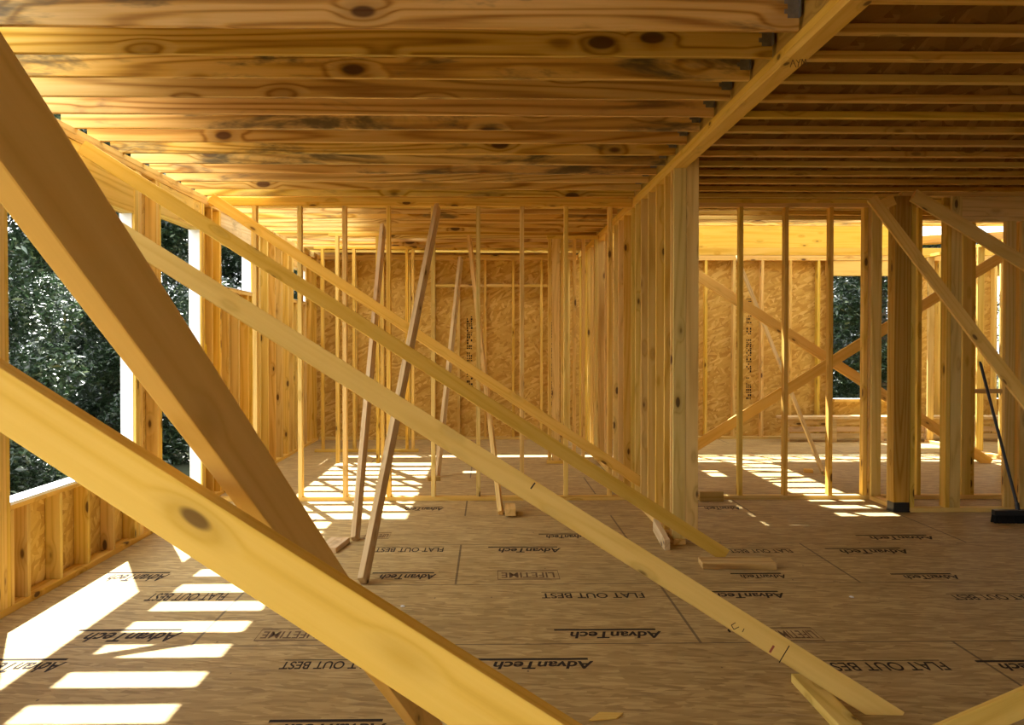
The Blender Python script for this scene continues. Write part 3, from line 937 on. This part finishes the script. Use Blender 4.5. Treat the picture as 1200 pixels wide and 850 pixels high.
def print_on_floor(txt, x0, x1, y0, y1, bar=None, box_=False, ital=False, ink='ink'):
    """lettering that reads from the far side of the room; x0..x1, y0..y1 = where the photograph shows it"""
    a, b = on_floor(x0, (y0 + y1) / 2), on_floor(x1, (y0 + y1) / 2)
    far, near = on_floor((x0 + x1) / 2, y0).y, on_floor((x0 + x1) / 2, y1).y
    texts.append((txt, (a.x + b.x) / 2, (far + near) / 2, b.x - a.x, far - near, bar, box_, ital, ink))


ADV, FOB, LIFE = 'AdvanTech', 'FLAT OUT BEST', 'LIFETIME'
for (x0, x1, y0, y1) in ((578, 697, 775, 784), (668, 777, 740, 748), (584, 658, 642.5, 647.5), (445, 511, 673, 679), (640, 690, 627, 631),
                         (100, 210, 741, 752), (-25, 72, 776, 788), (128, 195, 673, 681), (836, 921, 695, 701), (868, 922, 673.5, 678), (985, 1066, 644, 649),
                         (1020, 1096, 628.5, 632.5), (1172, 1290, 777, 786), (474, 520, 595, 598.5), (826, 868, 594, 597.5), (330, 452, 848, 860), (1060, 1125, 674, 679)):
    print_on_floor(ADV, x0, x1, y0, y1, 'bar', False, True)
for (x0, x1, y0, y1) in ((635, 755, 695, 701), (440, 520, 642, 647), (175, 265, 695, 704), (330, 445, 775, 784), (962, 1110, 776, 786), (1115, 1215, 697, 703), (855, 928, 644, 648)):
    print_on_floor(FOB, x0, x1, y0, y1, 'thin', False, False)
for (x0, x1, y0, y1) in ((588, 650, 671, 677), (308, 372, 740, 748), (908, 955, 739, 748), (430, 455, 626, 630)):
    print_on_floor(LIFE, x0, x1, y0, y1, None, True, False, 'brown_ink')
made = []
for (txt, cx, cy, w, h, bar, bx_, ital, ink) in texts:
    cu = bpy.data.curves.new('printed_lettering', 'FONT')
    cu.body = txt
    cu.align_x = 'CENTER'
    cu.align_y = 'CENTER'
    cu.size = 1.0
    cu.shear = 0.25 if ital else 0.0
    cu.offset = 0.024 if ital else 0.012
    cu.materials.append(M[ink])
    o = bpy.data.objects.new('printed_lettering', cu)
    C.objects.link(o)
    made.append((o, cx, cy, w, h))
    if bar:
        t = 0.028 if bar == 'bar' else 0.008
        ext = 0.16 * w if bar == 'bar' else 0.0
        bm = bmesh.new()
        add_box(bm, (-w / 2 - ext, h * 0.62, 0.0002), (w / 2 - (0.05 * w if ext else 0), h * 0.62 + t, 0.0008))
        b = obj('printed_bar', bm, M[ink], floor)
        b.location = (cx, cy, 0)
    if bx_:
        bm = bmesh.new()
        for lo, hi in (((-w * 0.58, -h * 0.9), (w * 0.58, -h * 0.78)), ((-w * 0.58, h * 0.78), (w * 0.58, h * 0.9)),
                       ((-w * 0.58, -h * 0.9), (-w * 0.57, h * 0.9)), ((w * 0.57, -h * 0.9), (w * 0.58, h * 0.9))):
            add_box(bm, (*lo, 0.0002), (*hi, 0.0007))
        b = obj('printed_frame', bm, M[ink], floor)
        b.location = (cx, cy, 0)
bpy.context.view_layer.update()
for (o, cx, cy, w, h) in made:
    dx, dy = max(o.dimensions.x, 1e-3), max(o.dimensions.y, 1e-3)
    o.parent = floor
    o.location = (cx, cy, 0.0009)
    o.rotation_euler = (0, 0, PI)
    o.scale = (w / dx, h / dy, 1)

# printed stamps on the far wall boards: rows of small dashes and blocks, too small to read
wall = bpy.data.objects['wall_far']


def stamp(px, y0, y1, wpx, seed):
    rnd = random.Random(seed)
    bm = bmesh.new()
    p, q = at(px, y0, YF + W6), at(px, y1, YF + W6)
    wd = wpx / 1200 * YF
    z = p.z
    while z > q.z:
        h = rnd.uniform(0.012, 0.035)
        for k in range(3):
            if rnd.random() < 0.72:
                x = p.x - wd / 2 + k * wd / 3
                add_box(bm, (x, YF + W6 + 0.0005, z - h), (x + wd / 3 * rnd.uniform(0.5, 0.95), YF + W6 + 0.0018, z))
        z -= h + rnd.uniform(0.006, 0.018)
        if rnd.random() < 0.07: z -= 0.06
    o = obj('printed_stamp', bm, M['ink'], wall)
    return o


stamp(550.5, 371, 456, 7, 1)
stamp(649, 374, 474, 7, 2)
stamp(878, 350, 466, 6.5, 3)

# ------------------------------------------------------------------ trees outside
def leaf_cloud(seed, n, rad, hgt, z0, size):
    rnd = random.Random(seed)
    bm = bmesh.new()
    cl = []
    for i in range(70):
        a, r = rnd.uniform(0, 2 * PI), rad * math.sqrt(rnd.random())
        z = rnd.random() ** 1.35
        cl.append((Vector((math.cos(a) * r * (1 - 0.5 * z), math.sin(a) * r * (1 - 0.5 * z), z0 + z * hgt)), rnd.uniform(0.35, 0.62)))
    for i in range(n):
        c, r = cl[rnd.randrange(len(cl))]
        d = Vector((rnd.gauss(0, 1), rnd.gauss(0, 1), rnd.gauss(0, 0.7))).normalized()
        p = c + d * r * (0.55 + 0.5 * rnd.random())
        s = size * rnd.uniform(0.6, 1.3)
        e = Euler((rnd.gauss(0, 0.5), rnd.gauss(0, 0.5), rnd.uniform(0, 2 * PI))).to_matrix()
        pts = [(-s, 0, 0), (-0.2 * s, -0.42 * s, 0.06 * s), (s, 0, -0.08 * s), (-0.2 * s, 0.42 * s, 0.06 * s)]
        bm.faces.new([bm.verts.new(p + e @ Vector(q)) for q in pts])
    return bm


protos = []
for k in range(4):
    t = empty('leafy_tree', (0, 0, -0.9))
    bm = bmesh.new()
    rnd = random.Random(40 + k)
    lean = rnd.uniform(-0.3, 0.3)
    tube(bm, [(0, 0, -0.1), (0.03, 0, 0.5), (lean * 0.4, 0.1, 3.0), (lean, 0.15, 6.5)], [0.22, 0.16, 0.12, 0.05], 12)
    obj('trunk', bm, M['bark'], t)
    bm = leaf_cloud(k, 42000, 1.35, 8.4, -0.1, 0.062)
    c = obj('crown', bm, M['leaf'], t)
    protos.append(t)
r = random.Random(5)
count = 0
for row in range(9):
    y = 7.2 + row * 3.25
    k = 0
    for i in range(11):
        x = -17.9 + 1.85 * (row % 2) + i * 3.7
        beside, beyond = x < -6.0 and y > 6, y > 20
        if not (beside or beyond) or x + 2.4 < -0.52 * y or x - 2.4 > 0.54 * y: continue
        p = protos[count % 4]
        if count < 4: t = p
        else:
            t = p.copy(); C.objects.link(t)
            for ch in p.children:
                c = ch.copy(); C.objects.link(c); c.parent = t
        count += 1
        t.location = (x + r.uniform(-0.1, 0.1), y + r.uniform(-0.1, 0.1), -0.9)
        t.rotation_euler = (0, 0, r.uniform(0, 6.28))
        where = 'beyond the far wall' if beyond else 'outside the window wall'
        tag(t, '%s leafy tree from the left in the %s row of woods %s' % (ORD[k], ORD[row], where), 'tree', 'woods around the house')
        k += 1

# ------------------------------------------------------------------ light
w = bpy.data.worlds.new('sky')
bpy.context.scene.world = w
w.use_nodes = True
bg = w.node_tree.nodes['Background']
bg.inputs['Color'].default_value = (0.93, 0.97, 1.0, 1)
bg.inputs['Strength'].default_value = 1.0
sd = bpy.data.lights.new('sun', 'SUN')
sd.energy = 6.0
sd.angle = math.radians(0.55)
sd.color = (1.0, 0.97, 0.90)
so = bpy.data.objects.new('sun', sd)
so.rotation_euler = Vector((0.26, -0.62, -1.0)).to_track_quat('-Z', 'Y').to_euler()
so.location = (-6, 25, 20)
C.objects.link(so)

sc = bpy.context.scene
sc.view_settings.view_transform = 'Standard'
sc.view_settings.look = 'None'
sc.view_settings.gamma = 1.0
sc.view_settings.use_curve_mapping = False
sc.view_settings.exposure = 2.15
sc.cycles.max_bounces = 12
sc.cycles.diffuse_bounces = 8
